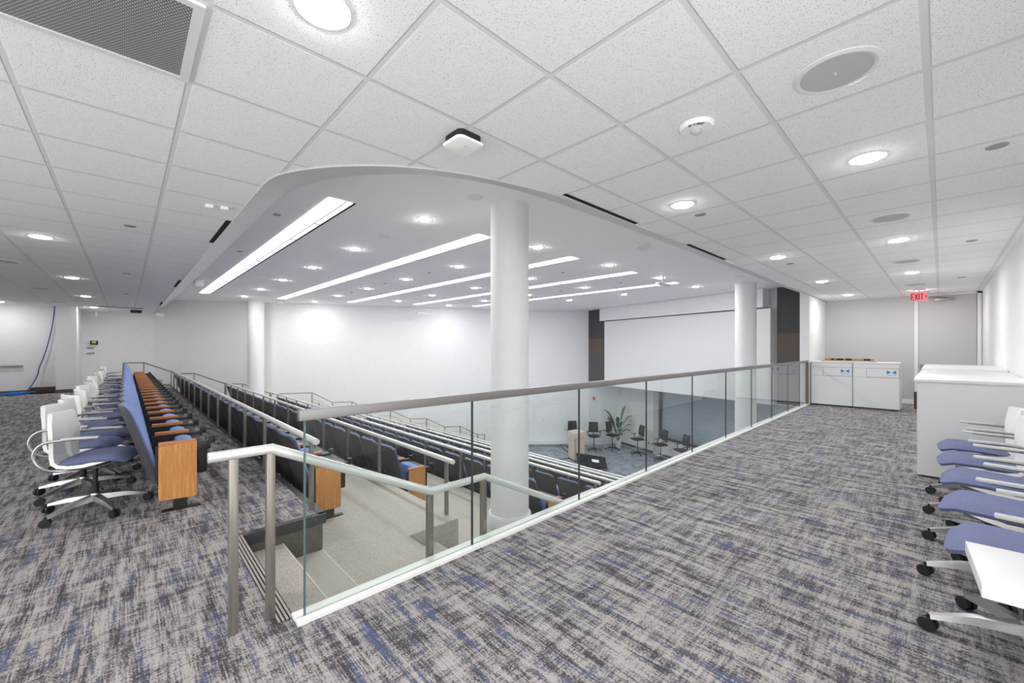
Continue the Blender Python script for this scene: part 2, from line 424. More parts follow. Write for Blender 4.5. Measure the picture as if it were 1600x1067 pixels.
# upper stage wall, overhanging
SA, SB = Vector((17.15, 12.37)), Vector((14.49, 2.25)); SD = (SB - SA).normalized(); SN = Vector((SD.y, -SD.x))   # towards the hall is -x side
if SN.x > 0: SN = -SN
def sp(t, out=0): q = SA + SD * t + SN * out; return (q.x, q.y)
SL = (SB - SA).length
struct(MB().prism([sp(0), sp(SL), sp(SL, -.2), sp(0, -.2)], -.33, AZ + .1).build('wall_stage_upper', M['wall_grey']))
def stage_panel(t0, t1, z0, z1, out, m, name, o0=0): return MB().prism([sp(t0, o0), sp(t1, o0), sp(t1, out), sp(t0, out)], z0, z1)
# dark acoustic panels with a brown band
def tof(y): return (SA.y - y) / -SD.y
for (ya, yb, lab) in ((12.33, 10.75, 'tall dark grey acoustic wall panel left of the white screen'), (3.52, 2.4, 'tall dark grey acoustic wall panel right of the white screen')):
    e = empty('acoustic_panel', lab, 'acoustic panel', (0, 0, 0))
    t0, t1 = tof(ya), tof(yb)
    stage_panel(t0, t1, 1.86, AZ - .01, .05, None, '').build('upper_field', M['acoustic'], e)
    b_ = stage_panel(t0, t1, 1.14, 1.86, .05, None, '').build('brown_band', M['acoustic_brown'], e); b_['label'] = 'brown fabric band'
    stage_panel(t0, t1, -.33, 1.14, .05, None, '').build('lower_field', M['acoustic_light'], e)
# screen box and its header
o = stage_panel(tof(11.0), tof(3.62), -.36, 2.66, .22, None, '').build('projection_screen', M['white_panel']); tag(o, 'huge white projection screen wall box above the stage', 'screen')
o = stage_panel(tof(11.2), tof(3.78), 2.70, AZ - .005, .34, None, '').build('trim_screen_header', M['wall']); struct(o)
# lower stage wall with window, carpet reflection put into its glass colour
A, B = Vector((18.75, 11.65)), Vector((16.25, 3.27)); LD = (B - A).normalized(); LN = Vector((-abs(LD.y), LD.x if LD.x > 0 else -LD.x)); LN = Vector((LD.y, -LD.x)); LN = LN if LN.x < 0 else -LN
def lp(t, out=0): q = A + LD * t + LN * out; return (q.x, q.y)
def tl(y): return (A.y - y) / -LD.y
LL = tl(2.3)
lwm = MB().prism([lp(0), lp(tl(8.97)), lp(tl(8.97), -.2), lp(0, -.2)], SZ - .1, -.3)
lwm.prism([lp(tl(8.97)), lp(LL), lp(LL, -.2), lp(tl(8.97), -.2)], SZ - .1, -2.72).prism([lp(tl(8.97)), lp(LL), lp(LL, -.2), lp(tl(8.97), -.2)], -.5, -.3)
struct(lwm.build('wall_stage_lower', M['wall']))
wd = MB().prism([lp(tl(8.95), -.08), lp(tl(2.5), -.08), lp(tl(2.5), -.1), lp(tl(8.95), -.1)], -2.72, -.5).build('window_1', M['reflection_glass']); struct(wd)
MB().prism([lp(tl(8.99), .03), lp(tl(2.5), .03), lp(tl(2.5), -.05), lp(tl(8.99), -.05)], -2.78, -2.68).build('window_sill', M['frame'], wd)
MB().prism([lp(tl(8.99), .02), lp(tl(8.90), .02), lp(tl(8.90), -.05), lp(tl(8.99), -.05)], -2.72, -.42).build('window_frame', M['frame'], wd)
struct(MB().prism([lp(tl(9.25), .10), lp(tl(8.99), .10), lp(tl(8.99), 0), lp(tl(9.25), 0)], SZ, -.36).build('trim_stage_pilaster', M['wall_grey']))
struct(MB().prism([lp(0), lp(0, .0), sp(0), (17.15, 12.37), sp(SL), lp(LL)], -.36, -.31).build('ceiling_stage_soffit', M['wall']))
struct(MB().prism([lp(0, .012), lp(LL, .012), lp(LL, 0), lp(0, 0)], SZ, SZ + .1).build('baseboard_stage', M['frame']))
# ledges along the lower left wall
lg = MB()
for a, b_ in (((13.2, 15.17), (17.15, 12.37)), ((17.15, 12.37), (18.7, 11.67))):
    pass
struct(MB().prism(slab_between([(14.0, 14.74), (14.77, 14.33), (16.95, 12.48)], -.12), SZ + .12, SZ + .30).build('trim_wall_ledge', M['wall_cool']))
# walls round the upper walkway
struct(MB().box(12.42, 14.6, 2.27, 2.47, SZ - .1, AZ).build('wall_front', M['wall']))
struct(MB().box(14.45, 14.65, -.9, 2.3, -.3, CZ + .1).build('wall_back', M['wall_grey']))
struct(MB().box(1.5, 14.6, -.86, -.66, -.3, CZ + .1).build('wall_right', M['wall']))
struct(MB().box(-4.3, -4.1, 6, 19.6, -.3, CZ + .1).build('wall_left_side', M['wall']))
struct(MB().box(-4.2, -1.57, 19.45, 19.65, -.3, CZ + .1).build('wall_rear_left', M['wall']))
struct(MB().box(-1.57, -1.12, 19.02, 21.4, -.3, CZ + .1).build('wall_pilaster_left', M['wall']))
struct(MB().box(-4.0, -1.57, 19.435, 19.45, 0, .11).build('baseboard_left', M['baseboard']))
struct(MB().box(-1.585, -1.105, 19.005, 19.02, 0, .11).build('baseboard_pilaster', M['baseboard']))
struct(MB().box(14.435, 14.45, .41, 2.27, 0, .11).build('baseboard_back', M['wall']))
struct(MB().box(.64, 12.42, 2.27, 2.30, SZ, -.01).build('wall_under_walkway', M['wall']))
# ceilings
OUT = [(.80, 21.2), (.80, 12), (.80, 6), (.80, 3.9), (.802, 3.6), (.85, 3.40), (.93, 3.24), (1.06, 3.04), (1.25, 2.83), (1.483, 2.64), (1.813, 2.47), (2.228, 2.35), (2.6, 2.27), (3.1, 2.24), (5, 2.235), (8, 2.235), (12.42, 2.235), (14.6, 2.235)]
INN = [(1.41, 21.2), (1.41, 12), (1.41, 7), (1.412, 5.9), (1.42, 5.45), (1.46, 5.15), (1.56, 4.83), (1.75, 4.48), (1.98, 4.18), (2.29, 3.89), (2.63, 3.69), (3.1, 3.52), (3.6, 3.44), (4.3, 3.40), (6, 3.385), (9, 3.38), (12.6, 3.38), (16, 3.38)]
def smooth_poly(pts, it=2):
    for _ in range(it):
        q = [pts[0]]
        for a, b in zip(pts, pts[1:]):
            q += [(a[0] * .75 + b[0] * .25, a[1] * .75 + b[1] * .25), (a[0] * .25 + b[0] * .75, a[1] * .25 + b[1] * .75)]
        pts = q + [pts[-1]]
    return pts
OUT = smooth_poly(OUT); INN = smooth_poly(INN)
struct(MB().add([(x, y, CZ) for x, y in OUT + [(14.6, -.8), (-4.1, -.8), (-4.1, 21.4)]] + [(x, y, CZ + .03) for x, y in OUT + [(14.6, -.8), (-4.1, -.8), (-4.1, 21.4)]],
    [tuple(range(len(OUT) + 3)), tuple(range(len(OUT) + 3, 2 * len(OUT) + 6))[::-1]]).build('ceiling', M['tile']))
N_ = len(OUT)
fa = MB(); fa.add([(x, y, CZ - .012) for x, y in OUT] + [(x, y, AZ) for x, y in INN], [(i, i + 1, N_ + i + 1, N_ + i) for i in range(N_ - 1)], True)
fa.add([(x, y, CZ - .012) for x, y in OUT] + [(x, y, CZ + .03) for x, y in OUT], [(i, i + 1, N_ + i + 1, N_ + i) for i in range(N_ - 1)], True)
struct(fa.build('trim_soffit', M['fascia'], sharp=60))
cap = INN + [(19, 3.38), (19, 21.4)]
struct(MB().prism(cap, AZ, AZ + .05).build('ceiling_auditorium', M['gyp']))
struct(MB().box(.6, 19.2, 1.9, 2.1, CZ + .03, AZ + .3).build('wall_plenum', M['wall']))

# ---------------------------------------------------------------- columns
for (x, y, d, zb, lab) in ((3.69, 3.93, .504, ZT(2), 'thick round white column rising right behind the glass guard'),
                           (3.81, 18.93, .575, ZT(2), 'far round white column against the left back wall'),
                           (13.17, 3.94, .555, SZ, 'round white column in front of the white projection screen')):
    e = empty('column', lab, 'column', (x, y, zb))
    MB().lathe([(d / 2, 0), (d / 2, AZ - zb)], 48).build('shaft', M['wall'], e)
    MB().lathe([(d / 2 + .032, 0), (d / 2 + .032, .15), (d / 2 + .02, .17), (d / 2, .175)], 48).build('base_ring', M['wall'], e)

# ---------------------------------------------------------------- glass guard
g = empty('glass_guard', 'long frameless glass guard with flat metal top rail beside walkway', 'railing', (0, 0, 0))
jx = [.685] + [.70 + 1.1 + 1.255 * i for i in range(9)] + [12.38]
jx = [.685, 1.80, 3.05, 4.30, 5.545, 6.79, 8.035, 9.30, 10.53, 11.6, 12.38]
for a, b in zip(jx, jx[1:]):
    MB().box(a + .004, b - .004, 2.304, 2.316, .0, 1.06).build('glass_pane', M['glass'], g)
for x in jx[1:-1]:
    MB().box(x - .005, x + .005, 2.303, 2.317, .02, 1.05).build('pane_joint', M['seam'], g)
MB().box(.682, .69, 2.303, 2.317, .0, 1.05).build('glass_edge', M['glass_edge'], g)
MB().box(.655, 12.42, 2.29, 2.33, 1.045, 1.102, b=.006).build('top_rail', M['caprail'], g)
ps = MB().box(12.39, 12.42, 2.28, 2.34, .02, 1.045).build('end_post', M['bronze'], g); ps['label'] = 'bronze end post'
cb = MB().box(.64, 12.42, 2.262, 2.303, -.02, .02).box(.64, 12.42, 2.317, 2.375, -.02, .02)
struct(cb.build('trim_guard_curb', M['curb']))
struct(MB().box(.645, 12.42, 2.29, 2.33, -.02, .008).build('trim_guard_groove', M['grey']))

# ---------------------------------------------------------------- stair handrails
hr = empty('stair_handrail', 'white zigzag stair handrail on square posts nearest the camera', 'railing', (0, 0, 0))
path = [(.29, .90), (.56, .90)]
for k in range(0, 3):
    path += [(1.54 + 1.43 * k, .445 + ZT(k) - 0), (2.01 + 1.43 * k, .445 + ZT(k))]
path = [(.29, .895), (.56, .895), (1.54, .43), (2.02, .43), (2.98, -.03), (3.45, -.03), (4.41, -.48), (4.88, -.48)]
MB().tube([(x, 2.44, z) for x, z in path], .026, 16).build('rail', M['rail'], hr)
for x, z0, z1 in ((.392, 0, .875), (.556, 0, .875), (1.53, -.45, .41), (2.01, -.45, .41), (2.97, -.90, -.05), (3.44, -.90, -.05), (4.41, -1.35, -.5)):
    MB().box(x - .02, x + .02, 2.42, 2.46, z0, z1, b=.003).build('post', M['nickel'], hr)

F_, HY, CH = 636.6, 542.8, 1.43
cs_, sn_ = math.cos(R(46.48)), math.sin(R(46.48))
fh = empty('stair_handrail', 'far zigzag stair handrail climbing along the back wall', 'railing', (0, 0, 0))
xs = [(-.05, .87, 20.3), (.50, .87, 20.28), (1.45, .42, 20.2), (1.95, .42, 20.05), (2.92, -.03, 19.55), (3.42, -.03, 19.3), (4.35, -.48, 18.95)]
def wy(x): return wally(x) - .45
xs += [(5.72, -.48, wy(5.72)), (6.45, -.93, wy(6.45)), (7.15, -.93, wy(7.15)), (7.85, -1.38, wy(7.85)), (8.6, -1.38, wy(8.6)), (9.4, -1.83, wy(9.4)), (10.05, -1.83, wy(10.05)), (10.8, -2.28, wy(10.8)), (11.45, -2.28, wy(11.45)), (12.2, -2.73, wy(12.2)), (12.5, -2.73, wy(12.5))]
MB().tube([(x, y, z) for x, z, y in xs], .02, 8).build('rail', M['nickel'], fh)
MB().tube([(x, y, z - .22) for x, z, y in xs[7:]], .008, 6).build('cable', M['grey'], fh)
MB().tube([(x, y, z - .42) for x, z, y in xs[7:]], .008, 6).build('cable', M['grey'], fh)
for x, z, y in xs:
    MB().box(x - .02, x + .02, y - .02, y + .02, z - .98, z).build('post', M['grey'], fh)

# ---------------------------------------------------------------- sightline rails on every tier
for k in range(7):
    x = 1.197 + 1.43 * k; z = ZT(k)
    y0 = {0: 3.80, 1: 3.80, 2: 4.5, 3: 3.83}.get(k, 3.5); y1 = min(19.0, wally(x) - 1.55)
    lab = 'low white tubular sightline rail on the top platform edge' if k == 0 else 'low white tubular sightline rail, %s one down the seating tiers' % ORDN[k]
    e = empty('sightline_rail', lab, 'railing', (x, 0, z), 0)
    MB().cyl((0, y0 - .09, .615), (0, y1 + .05, .615), .027, n=16).build('rail', M['rail'], e)
    ys = [3.84, 5.51] + [6.61 + 1.125 * i for i in range(12)]
    if y0 < 3.8: ys[0] = 3.6
    for y in ys:
        if y0 - .1 <= y <= y1: MB().box(-.016, .016, y - .02, y + .02, 0, .6).build('post', M['nickel'], e)

# ---------------------------------------------------------------- auditorium seats
PW = .585
seat = empty('auditorium_seat', 'x', 'auditorium seat', (0, 0, 0))
LEAN = math.atan2(.20, .70)
def back_fn(off, w, z0, z1, bulge):
    def fn(u, v):
        # u across (0..1), v up
        a = (u - .5) * 2
        z = z0 + (z1 - z0) * v
        top = -.04 * max(0, abs(a) - .55) ** 2 / .2 * v ** 3
        x = -.15 - (z - .26) * .2 / .68 + off + bulge * abs(a) ** 2.2
        return (x, PW / 2 + a * w / 2 * (1 - .05 * v), z + top)
    return fn
sh = MB(); sh.grid(back_fn(-.035, .543, .24, .934, .045), 10, 8, .022); sh.build('back_shell', M['shell'], seat)
cu = MB()
def cush(u, v):
    a = (u - .5) * 2; f = back_fn(0, .50, .34, .946, .045)(u, v)
    e = (1 - abs(a) ** 6) * (1 - abs(2 * v - 1) ** 8)
    return (f[0] + .045 * e - .02, f[1], f[2])
cu.grid(cush, 12, 10, .03); cu.build('back_cushion', M['blue'], seat)
# folded seat: blue cushion towards the back, dark pan outwards
def scush(u, v):
    a = (u - .5) * 2; t = PI * v
    e = (1 - abs(a) ** 5)
    return (.055 - .07 * math.sin(t) * e - .01, PW / 2 + a * .235, .30 + .27 * v + .02 * math.sin(t) * e)
sc_ = MB().box(-.02, .12, PW / 2 - .235, PW / 2 + .235, .27, .575, b=.06); sc_.build('seat_cushion', M['blue'], seat)
MB().box(.115, .2, PW / 2 - .24, PW / 2 + .24, .27, .555, b=.02).build('seat_pan', M['black'], seat)
MB().box(-.15, .11, -.027, .027, .572, .604, b=.008).build('armrest', M['oakarm'], seat)
MB().box(-.05, .045, -.018, .018, .0, .56).box(-.13, .14, -.03, .03, 0, .012).box(-.17, .10, -.012, .012, .3, .57).build('pedestal', M['black'], seat)
MB().box(.11, .215, -.03, .03, .50, .575, b=.006).box(.2, .25, -.022, .022, .55, .615, b=.006).box(-.1, .17, .035, .06, .50, .56).build('tablet_hinge', M['black'], seat)
freeze(seat)
def end_panel(parent, flip=1):
    p_ = [(-.15, .10), (.11, .10), (.112, .59), (-.15, .572)]
    m = MB().prof([(-.15, .125), (-.145, .105), (.105, .095), (.112, .11), (.112, .59), (-.15, .572)], -.03, -.012)
    o = m.build('end_panel', M['oak'], parent); o['label'] = 'oak side panel'; return o
first = True
ROWY = {0: (4.66, 24), 1: (4.66, 24), 2: (5.22, 23), 3: (3.85, 24)}
for k in range(9):
    x = .358 if k == 0 else 1.64 + 1.43 * (k - 1); z = ZT(k) if k < 8 else SZ
    if k in ROWY: y0, n = ROWY[k]
    else: y0, n = 3.5 + .02 * k, 30
    n = min(n, int((wally(x) - 1.55 - y0) / PW))
    rowname = 'top platform row' if k == 0 else '%s row down the tiers' % ORDN[k - 1]
    if k == 8: n = 0
    for i in range(n):
        nearn = 8 if k == 0 else 4
        if i == 0: lab = 'folding auditorium seat with oak side panel ending the %s' % rowname
        elif i < nearn: lab = 'folding auditorium seat, %s from the near end of the %s' % (ORDN[i], rowname)
        elif i == n - 1: lab = 'folding auditorium seat at the far wall end of the %s' % rowname
        else: lab = 'folding auditorium seat in the middle of the %s' % rowname
        grp = 'auditorium seats in the %s' % rowname
        if first: s_ = seat; s_.location = (x, y0, z); s_['label'] = lab; s_['group'] = grp; first = False
        else: s_ = copy_tree(seat, (x, y0 + i * PW, z), 0, lab, grp)
        if i == 0: end_panel(s_)
        if i == n - 1:
            a_ = MB().box(-.15, .11, PW - .027, PW + .027, .572, .604, b=.008).build('armrest', M['oakarm'], s_)
            MB().prof([(-.15, .105), (.112, .095), (.112, .59), (-.15, .572)], PW + .012, PW + .03).build('end_panel', M['oak'], s_)

# ---------------------------------------------------------------- white task chairs
def star_base(parent, r, hub_z, tip_z, mleg, rot=0, cr=.03, hubm=None, legw=.022):
    b = MB()
    b.lathe([(.035, hub_z - .04), (.04, hub_z), (.03, hub_z + .03)], 16)
    for i in range(5):
        a = rot + i * 2 * PI / 5; d = Vector((math.cos(a), math.sin(a), 0)); w = Vector((-d.y, d.x, 0))
        p0 = Vector((0, 0, hub_z)); p1 = d * r + Vector((0, 0, tip_z)); mid = d * r * .55 + Vector((0, 0, tip_z + (hub_z - tip_z) * .72))
        pts = []
        for (c, hw, hh) in ((p0 + d * .02, legw * 1.2, .030), (mid, legw, .022), (p1, legw * .55, .013)):
            pts.append([c + w * hw - Vector((0, 0, hh)), c + w * hw * .7 + Vector((0, 0, hh * .6)), c - w * hw * .7 + Vector((0, 0, hh * .6)), c - w * hw - Vector((0, 0, hh))])
        vs = [q for s4 in pts for q in s4]
        fs = [(j * 4 + q, j * 4 + (q + 1) % 4, (j + 1) * 4 + (q + 1) % 4, (j + 1) * 4 + q) for j in range(2) for q in range(4)] + [(3, 2, 1, 0), (8, 9, 10, 11)]
        b.add(vs, fs, False)
    b.build('star_base', mleg, parent)
    for i in range(5):
        a = rot + i * 2 * PI / 5; d = Vector((math.cos(a), math.sin(a), 0)); t = a + .9 + i
        ax = Vector((math.cos(t), math.sin(t), 0)); c = d * (r + .004) + Vector((0, 0, cr))
        m = MB()
        for sg in (-1, 1): m.cyl(c + ax * sg * .006, c + ax * sg * .026, cr, n=18)
        m.cyl(c + Vector((0, 0, .0)), c + Vector((0, 0, tip_z - cr + .005)), .008, n=8)
        m.build('caster', M['black'], parent)

def make_task_chair():
    e = empty('task_chair', 'x', 'chair')
    star_base(e, .345, .125, .075, M['alum'], rot=.35, cr=.033, legw=.028)
    MB().cyl((0, 0, .12), (0, 0, .25), .026).cyl((0, 0, .25), (0, 0, .385), .018).box(-.07, .09, -.05, .05, .375, .415, b=.01).build('gas_column', M['black'], e)
    # seat shell: one continuous sheet from the back down under the seat
    prof = [(-.275, .875), (-.262, .80), (-.245, .72), (-.235, .64), (-.232, .57), (-.225, .51), (-.205, .458), (-.16, .424), (-.09, .410), (0, .412), (.08, .428), (.15, .446), (.205, .444)]
    wid = [.19, .215, .228, .224, .21, .205, .215, .225, .23, .23, .225, .21, .17]
    def sf(u, v):
        t = v * (len(prof) - 1); i = min(int(t), len(prof) - 2); f = t - i
        x = prof[i][0] * (1 - f) + prof[i + 1][0] * f; z = prof[i][1] * (1 - f) + prof[i + 1][1] * f; w = wid[i] * (1 - f) + wid[i + 1] * f
        a = (u - .5) * 2
        bk = max(0, 1 - v * 1.7)
        x += .055 * bk * abs(a) ** 2          # the back wraps forward
        z += .02 * (1 - bk) * abs(a) ** 3
        return (x, a * w, z)
    MB().grid(sf, 12, 36, .026).build('shell', M['chairwhite'], e)
    def pad(u, v):
        a = (u - .5) * 2; x = -.165 + .42 * v; w = .222 * (1 - .25 * max(0, (v - .72) / .28) ** 2) * (1 - .12 * max(0, (.2 - v) / .2))
        e_ = (1 - abs(a) ** 6) * (1 - abs(2 * v - 1) ** 10)
        z = .445 + .03 * e_ + .012 * math.sin(v * PI) + .016 * v - .03 * max(0, (v - .85) / .15)
        return (x, a * w, z)
    MB().grid(pad, 16, 18, .024).build('seat_pad', M['purple'], e)
    MB().tube([(-.12, -.06, .42), (.02, -.05, .385), (.17, -.09, .43)], .008, 8).tube([(-.12, .06, .42), (.02, .05, .385), (.17, .09, .43)], .008, 8).build('under_frame', M['alum'], e)
    for s in (-1, 1):
        y = s * .245
        pts = [(.04, s * .12, .415), (-.08, s * .20, .415), (-.17, y, .425), (-.235, y, .455), (-.275, y, .51), (-.285, y, .57), (-.262, y, .63), (-.215, y, .665), (-.15, y, .672), (.05, y, .678)]
        a = MB().tube([Vector(p) for p in smooth3(pts)], .0105, 8).build('arm', M['alum'], e)
        MB().box(-.12, .11, y - .022, y + .022, .674, .692, b=.008).build('arm_pad', M['grey_pad'], a)
    return freeze(e)
def smooth3(pts, it=1):
    for _ in range(it):
        q = [pts[0]]
        for a, b in zip(pts, pts[1:]):
            q += [tuple(a[i] * .75 + b[i] * .25 for i in range(3)), tuple(a[i] * .25 + b[i] * .75 for i in range(3))]
        pts = q + [pts[-1]]
    return pts
M['grey_pad'] = mat('pale_grey_pad', srgb(196, 196, 194), .45)
tc = make_task_chair()
left = [(-.19, 5.12, -17), (-.30, 5.84, -14), (-.24, 6.42, -8), (-.27, 7.1, 24), (-.22, 7.85, 12), (-.24, 8.55, -12), (-.2, 9.35, 20), (-.22, 10.2, 10), (-.25, 11.2, -14), (-.22, 12.3, 18), (-.2, 13.6, -10), (-.22, 15.1, 14), (-.25, 16.8, -14)]
for i, (x, y, a) in enumerate(left):
    lab = 'white shell task chair with slate-blue seat left of the seat row, %s' % (ORD[i] if i < 12 else 'farthest')
    if i == 0: tc.location = (x, y, 0); tc.rotation_euler = (0, 0, R(a)); tc['label'] = lab; tc['group'] = 'white task chairs behind the top seat row'
    else: copy_tree(tc, (x, y, 0), R(a), lab, 'white task chairs behind the top seat row')
right = [(3.05, -.29, 86, 'partly behind the white table top'), (3.74, -.27, 84, 'second from the camera'), (4.46, -.27, 88, 'third from the camera'), (5.16, -.25, 92, 'fourth from the camera'), (5.86, -.25, 93, 'nearest the white cabinet')]
for i, (x, y, a, w) in enumerate(right):
    copy_tree(tc, (x, y, 0), R(a), 'white shell task chair by the right wall, %s' % w, 'white task chairs along the right wall')

# small white table at the right edge
t = empty('side_table', 'white rectangular table top at the right edge of the walkway', 'table', (2.0, -.37, 0), R(3.6))
MB().box(-.17, .19, -.30, .30, .70, .742, b=.004).build('table_top', M['white'], t)
MB().cyl((0, -.05, .02), (0, -.05, .70), .025).build('pedestal', M['alum'], t)
MB().box(-.14, .14, -.2, .1, 0, .02, b=.006).build('foot_plate', M['alum'], t)

# ---------------------------------------------------------------- white cabinets
def cabinet(name, lab, x, y0, y1, h, depth, drawers):
    e = empty(name, lab, 'cabinet', (x, y0, 0)); w = y1 - y0
    MB().box(.009, depth, .002, w - .002, .03, h - .03).build('body', M['grey'], e)
    MB().box(-.015, depth + .01, -.005, w + .005, h - .03, h).build('top', M['white'], e)
    MB().box(.05, depth - .03, .03, w - .03, 0, .03).build('plinth', M['black'], e)
    return e
for (y0, y1, wh) in ((1.446, 2.25, 'left white cabinet with a recycling print, beside the glass guard end'), (.63, 1.44, 'right white cabinet with a blue print, at the end of the walkway')):
    wh = wh.replace('with a recycling print', 'with a blue printed emblem').replace('with a blue print,', 'with a blue printed emblem,')
    e = cabinet('storage_cabinet', wh, 12.5, y0, y1, 1.085, .62, 1)
    w = y1 - y0
    MB().box(0, .014, .006, w - .006, .035, .735).build('door', M['white'], e)
    MB().box(0, .014, .006, w - .006, .955, 1.05).build('upper_rail', M['white'], e)
    MB().box(0, .014, w * .70, w - .006, .74, .95).build('side_filler', M['white'], e)
    MB().box(.02, .622, -.001, w + .001, .032, 1.054).build('carcass', M['white'], e)
    d = MB().box(.003, .014, .012, w * .69, .747, .946).build('drawer', M['white'], e)
    # blue emblem: two flags pointing at each other with a line below
    c = w * .17
    lm = MB()
    for s in (-1, 1):
        lm.add([(0, c + s * .078, .912), (0, c + s * .078, .822), (0, c + s * .050, .838), (0, c + s * .006, .864), (0, c + s * .050, .892)], [(0, 1, 2, 3, 4)])
    lm.box(-.0005, .0005, c - .07, c + .07, .796, .803)
    o = lm.build('emblem', M['skyblue'], d); o.location.x = .0015; o['label'] = 'blue bow-shaped emblem'
# tray with electronics on the cabinets
e = empty('rack_tray', 'plywood tray holding black electronic units on the white cabinets', 'tray', (12.72, 1.05, 1.085))
MB().box(0, .36, 0, 1.02, 0, .025).build('board', M['wood_edge'], e)
for (a, b, m_) in ((.06, .96, 'grey'),): MB().box(.06, .3, a, b, .025, .075, b=.004).build('unit_case', M[m_], e)
for (a, b) in ((.10, .22), (.44, .56), (.60, .74), (.78, .84)): MB().box(.05, .07, a, b, .03, .075).build('black_front', M['black'], e)
# long low cabinets by the right wall
for (x0, x1, h, lab) in ((6.39, 8.95, 1.08, 'long white cabinet against the right wall behind the task chairs'), (8.99, 11.3, 1.085, 'farther long white cabinet continuing along the right wall')):
    e = empty('credenza', lab, 'cabinet', (x0, -.65, 0)); L = x1 - x0
    MB().box(.012, L, 0, .835, .02, h - .03).build('body', M['white_panel'], e)
    MB().box(-.012, L, 0, .86, h - .03, h, b=.003).build('worktop', M['white'], e)
    MB().box(.05, L - .03, .03, .8, 0, .02).build('plinth', M['black'], e)
    if x0 < 7: MB().box(.03, .09, .835, .86, .74, .93).build('pull_slot', M['wall_hole'], e)
    else: MB().box(.0, L, 0, .86, h, h + .02).build('upper_ledge', M['white'], e)

# ---------------------------------------------------------------- door, exit sign
d = MB().box(14.425, 14.445, -.57, .40, .01, 2.70).build('door_1', M['wall_grey']); struct(d, 'grey flush door at the end of the walkway')
MB().box(14.40, 14.45, .40, .46, 0, 2.735).box(14.40, 14.45, -.65, -.58, 0, 2.735).box(14.40, 14.45, -.65, .46, 2.70, 2.735).build('door_frame', M['wall'], d)
MB().box(14.37, 14.425, .315, .355, .86, 1.02, b=.004).box(14.35, 14.425, .33, .35, .90, .93).build('door_handle', M['nickel'], d)
cl = MB().box(14.36, 14.425, -.22, .12, 2.57, 2.63, b=.006).build('door_closer', M['nickel'], d)
MB().tube([(14.39, -.1, 2.64), (14.30, .12, 2.66), (14.39, .3, 2.67)], .01, 6).build('closer_arm', M['nickel'], cl)
ex = empty('exit_sign', 'red lit EXIT sign hanging below the tile ceiling', 'sign', (12.96, .34, CZ))
MB().box(-.025, .025, -.14, .14, -.27, -.07, b=.006).build('housing', M['redglow'], ex)
MB().box(-.03, .03, -.10, .10, -.03, 0, b=.004).box(-.012, .012, -.02, .02, -.07, -.03).build('canopy', M['white'], ex)
MB().box(-.06, .06, -.15, -.142, -.275, -.065).build('side_bracket', M['wall_grey'], ex)
# letters as meshes, facing -x (towards the camera); +y is left
def letters(strokes, parent, m, name='letters', x=-.028):
    mb = MB()
    for (a, b, w) in strokes:
        a = Vector((0, a[0], a[1])); b_ = Vector((0, b[0], b[1])); dd = (b_ - a).normalized(); n_ = Vector((0, -dd.z, dd.y)) * w / 2
        mb.add([a + n_ + Vector((x, 0, 0)), a - n_ + Vector((x, 0, 0)), b_ - n_ + Vector((x, 0, 0)), b_ + n_ + Vector((x, 0, 0)), a + n_ + Vector((x - .004, 0, 0)), a - n_ + Vector((x - .004, 0, 0)), b_ - n_ + Vector((x - .004, 0, 0)), b_ + n_ + Vector((x - .004, 0, 0))],
               [(0, 1, 2, 3), (7, 6, 5, 4), (0, 4, 5, 1), (1, 5, 6, 2), (2, 6, 7, 3), (3, 7, 4, 0)])
    return mb.build(name, m, parent)
def word(zb, h, y0, cw, gap, txt):
    """strokes for block letters; y decreases to the right"""
    S = {'E': [((0, 0), (0, 1)), ((0, 1), (1, 1)), ((0, .5), (.85, .5)), ((0, 0), (1, 0))], 'X': [((0, 0), (1, 1)), ((0, 1), (1, 0))],
         'I': [((.5, 0), (.5, 1))], 'T': [((.5, 0), (.5, 1)), ((0, 1), (1, 1))], 'F': [((0, 0), (0, 1)), ((0, 1), (1, 1)), ((0, .5), (.85, .5))],
         'R': [((0, 0), (0, 1)), ((0, 1), (.85, 1)), ((.85, 1), (.85, .5)), ((.85, .5), (0, .5)), ((.4, .5), (1, 0))]}
    out = []; y = y0
    for ch in txt:
        w_ = cw * (.35 if ch == 'I' else 1)
        for a, b in S[ch]: out.append(((y - a[0] * w_, zb + a[1] * h), (y - b[0] * w_, zb + b[1] * h), .016 * h / .13))
        y -= w_ + gap
    return out
st = word(-.236, .13, .122, .044, .014, 'EXIT')
st = [(a, b, .015) for a, b, w in st]
st += [((-.100, -.148), (-.122, -.171), .011), ((-.122, -.171), (-.100, -.194), .011)]
letters(st, ex, M['red'])

# ---------------------------------------------------------------- ceiling fittings
def disc(r, z, n=40): return MB().add([(r * math.cos(2 * PI * i / n), r * math.sin(2 * PI * i / n), z) for i in range(n)], [tuple(range(n))[::-1]])
def downlight(x, y, z, r, lab, grp, name='downlight', lens='down'):
    e = empty(name, lab, 'ceiling light', (x, y, z), 0, grp)
    MB().lathe([(r, -.002), (r + .012, -.004), (r + .012, 0), (r, 0)], 28).build('trim_ring', M['white'], e)
    MB().lathe([(0, -.016), (r * .5, -.0145), (r * .85, -.009), (r, -.003)], 28).build('lens', M[lens], e)
    return freeze(e)
D0 = None
def put_down(x, y, z, lab, grp):
    global D0
    if D0 is None: D0 = {}
    if z not in D0: D0[z] = downlight(x, y, z, .088, lab, grp, lens='down' if z == CZ else 'down_hall'); return D0[z]
    return copy_tree(D0[z], (x, y, z), 0, lab, grp)
for i, (x, y) in enumerate([(.556, 1.647), (3.715, 1.635), (6.88, 1.63), (10.05, 1.63), (13.1, 1.6)]): put_down(x, y, CZ, 'round downlight in the tile ceiling along the glass guard side, %s' % ORD[i], 'downlights in the tile ceiling')
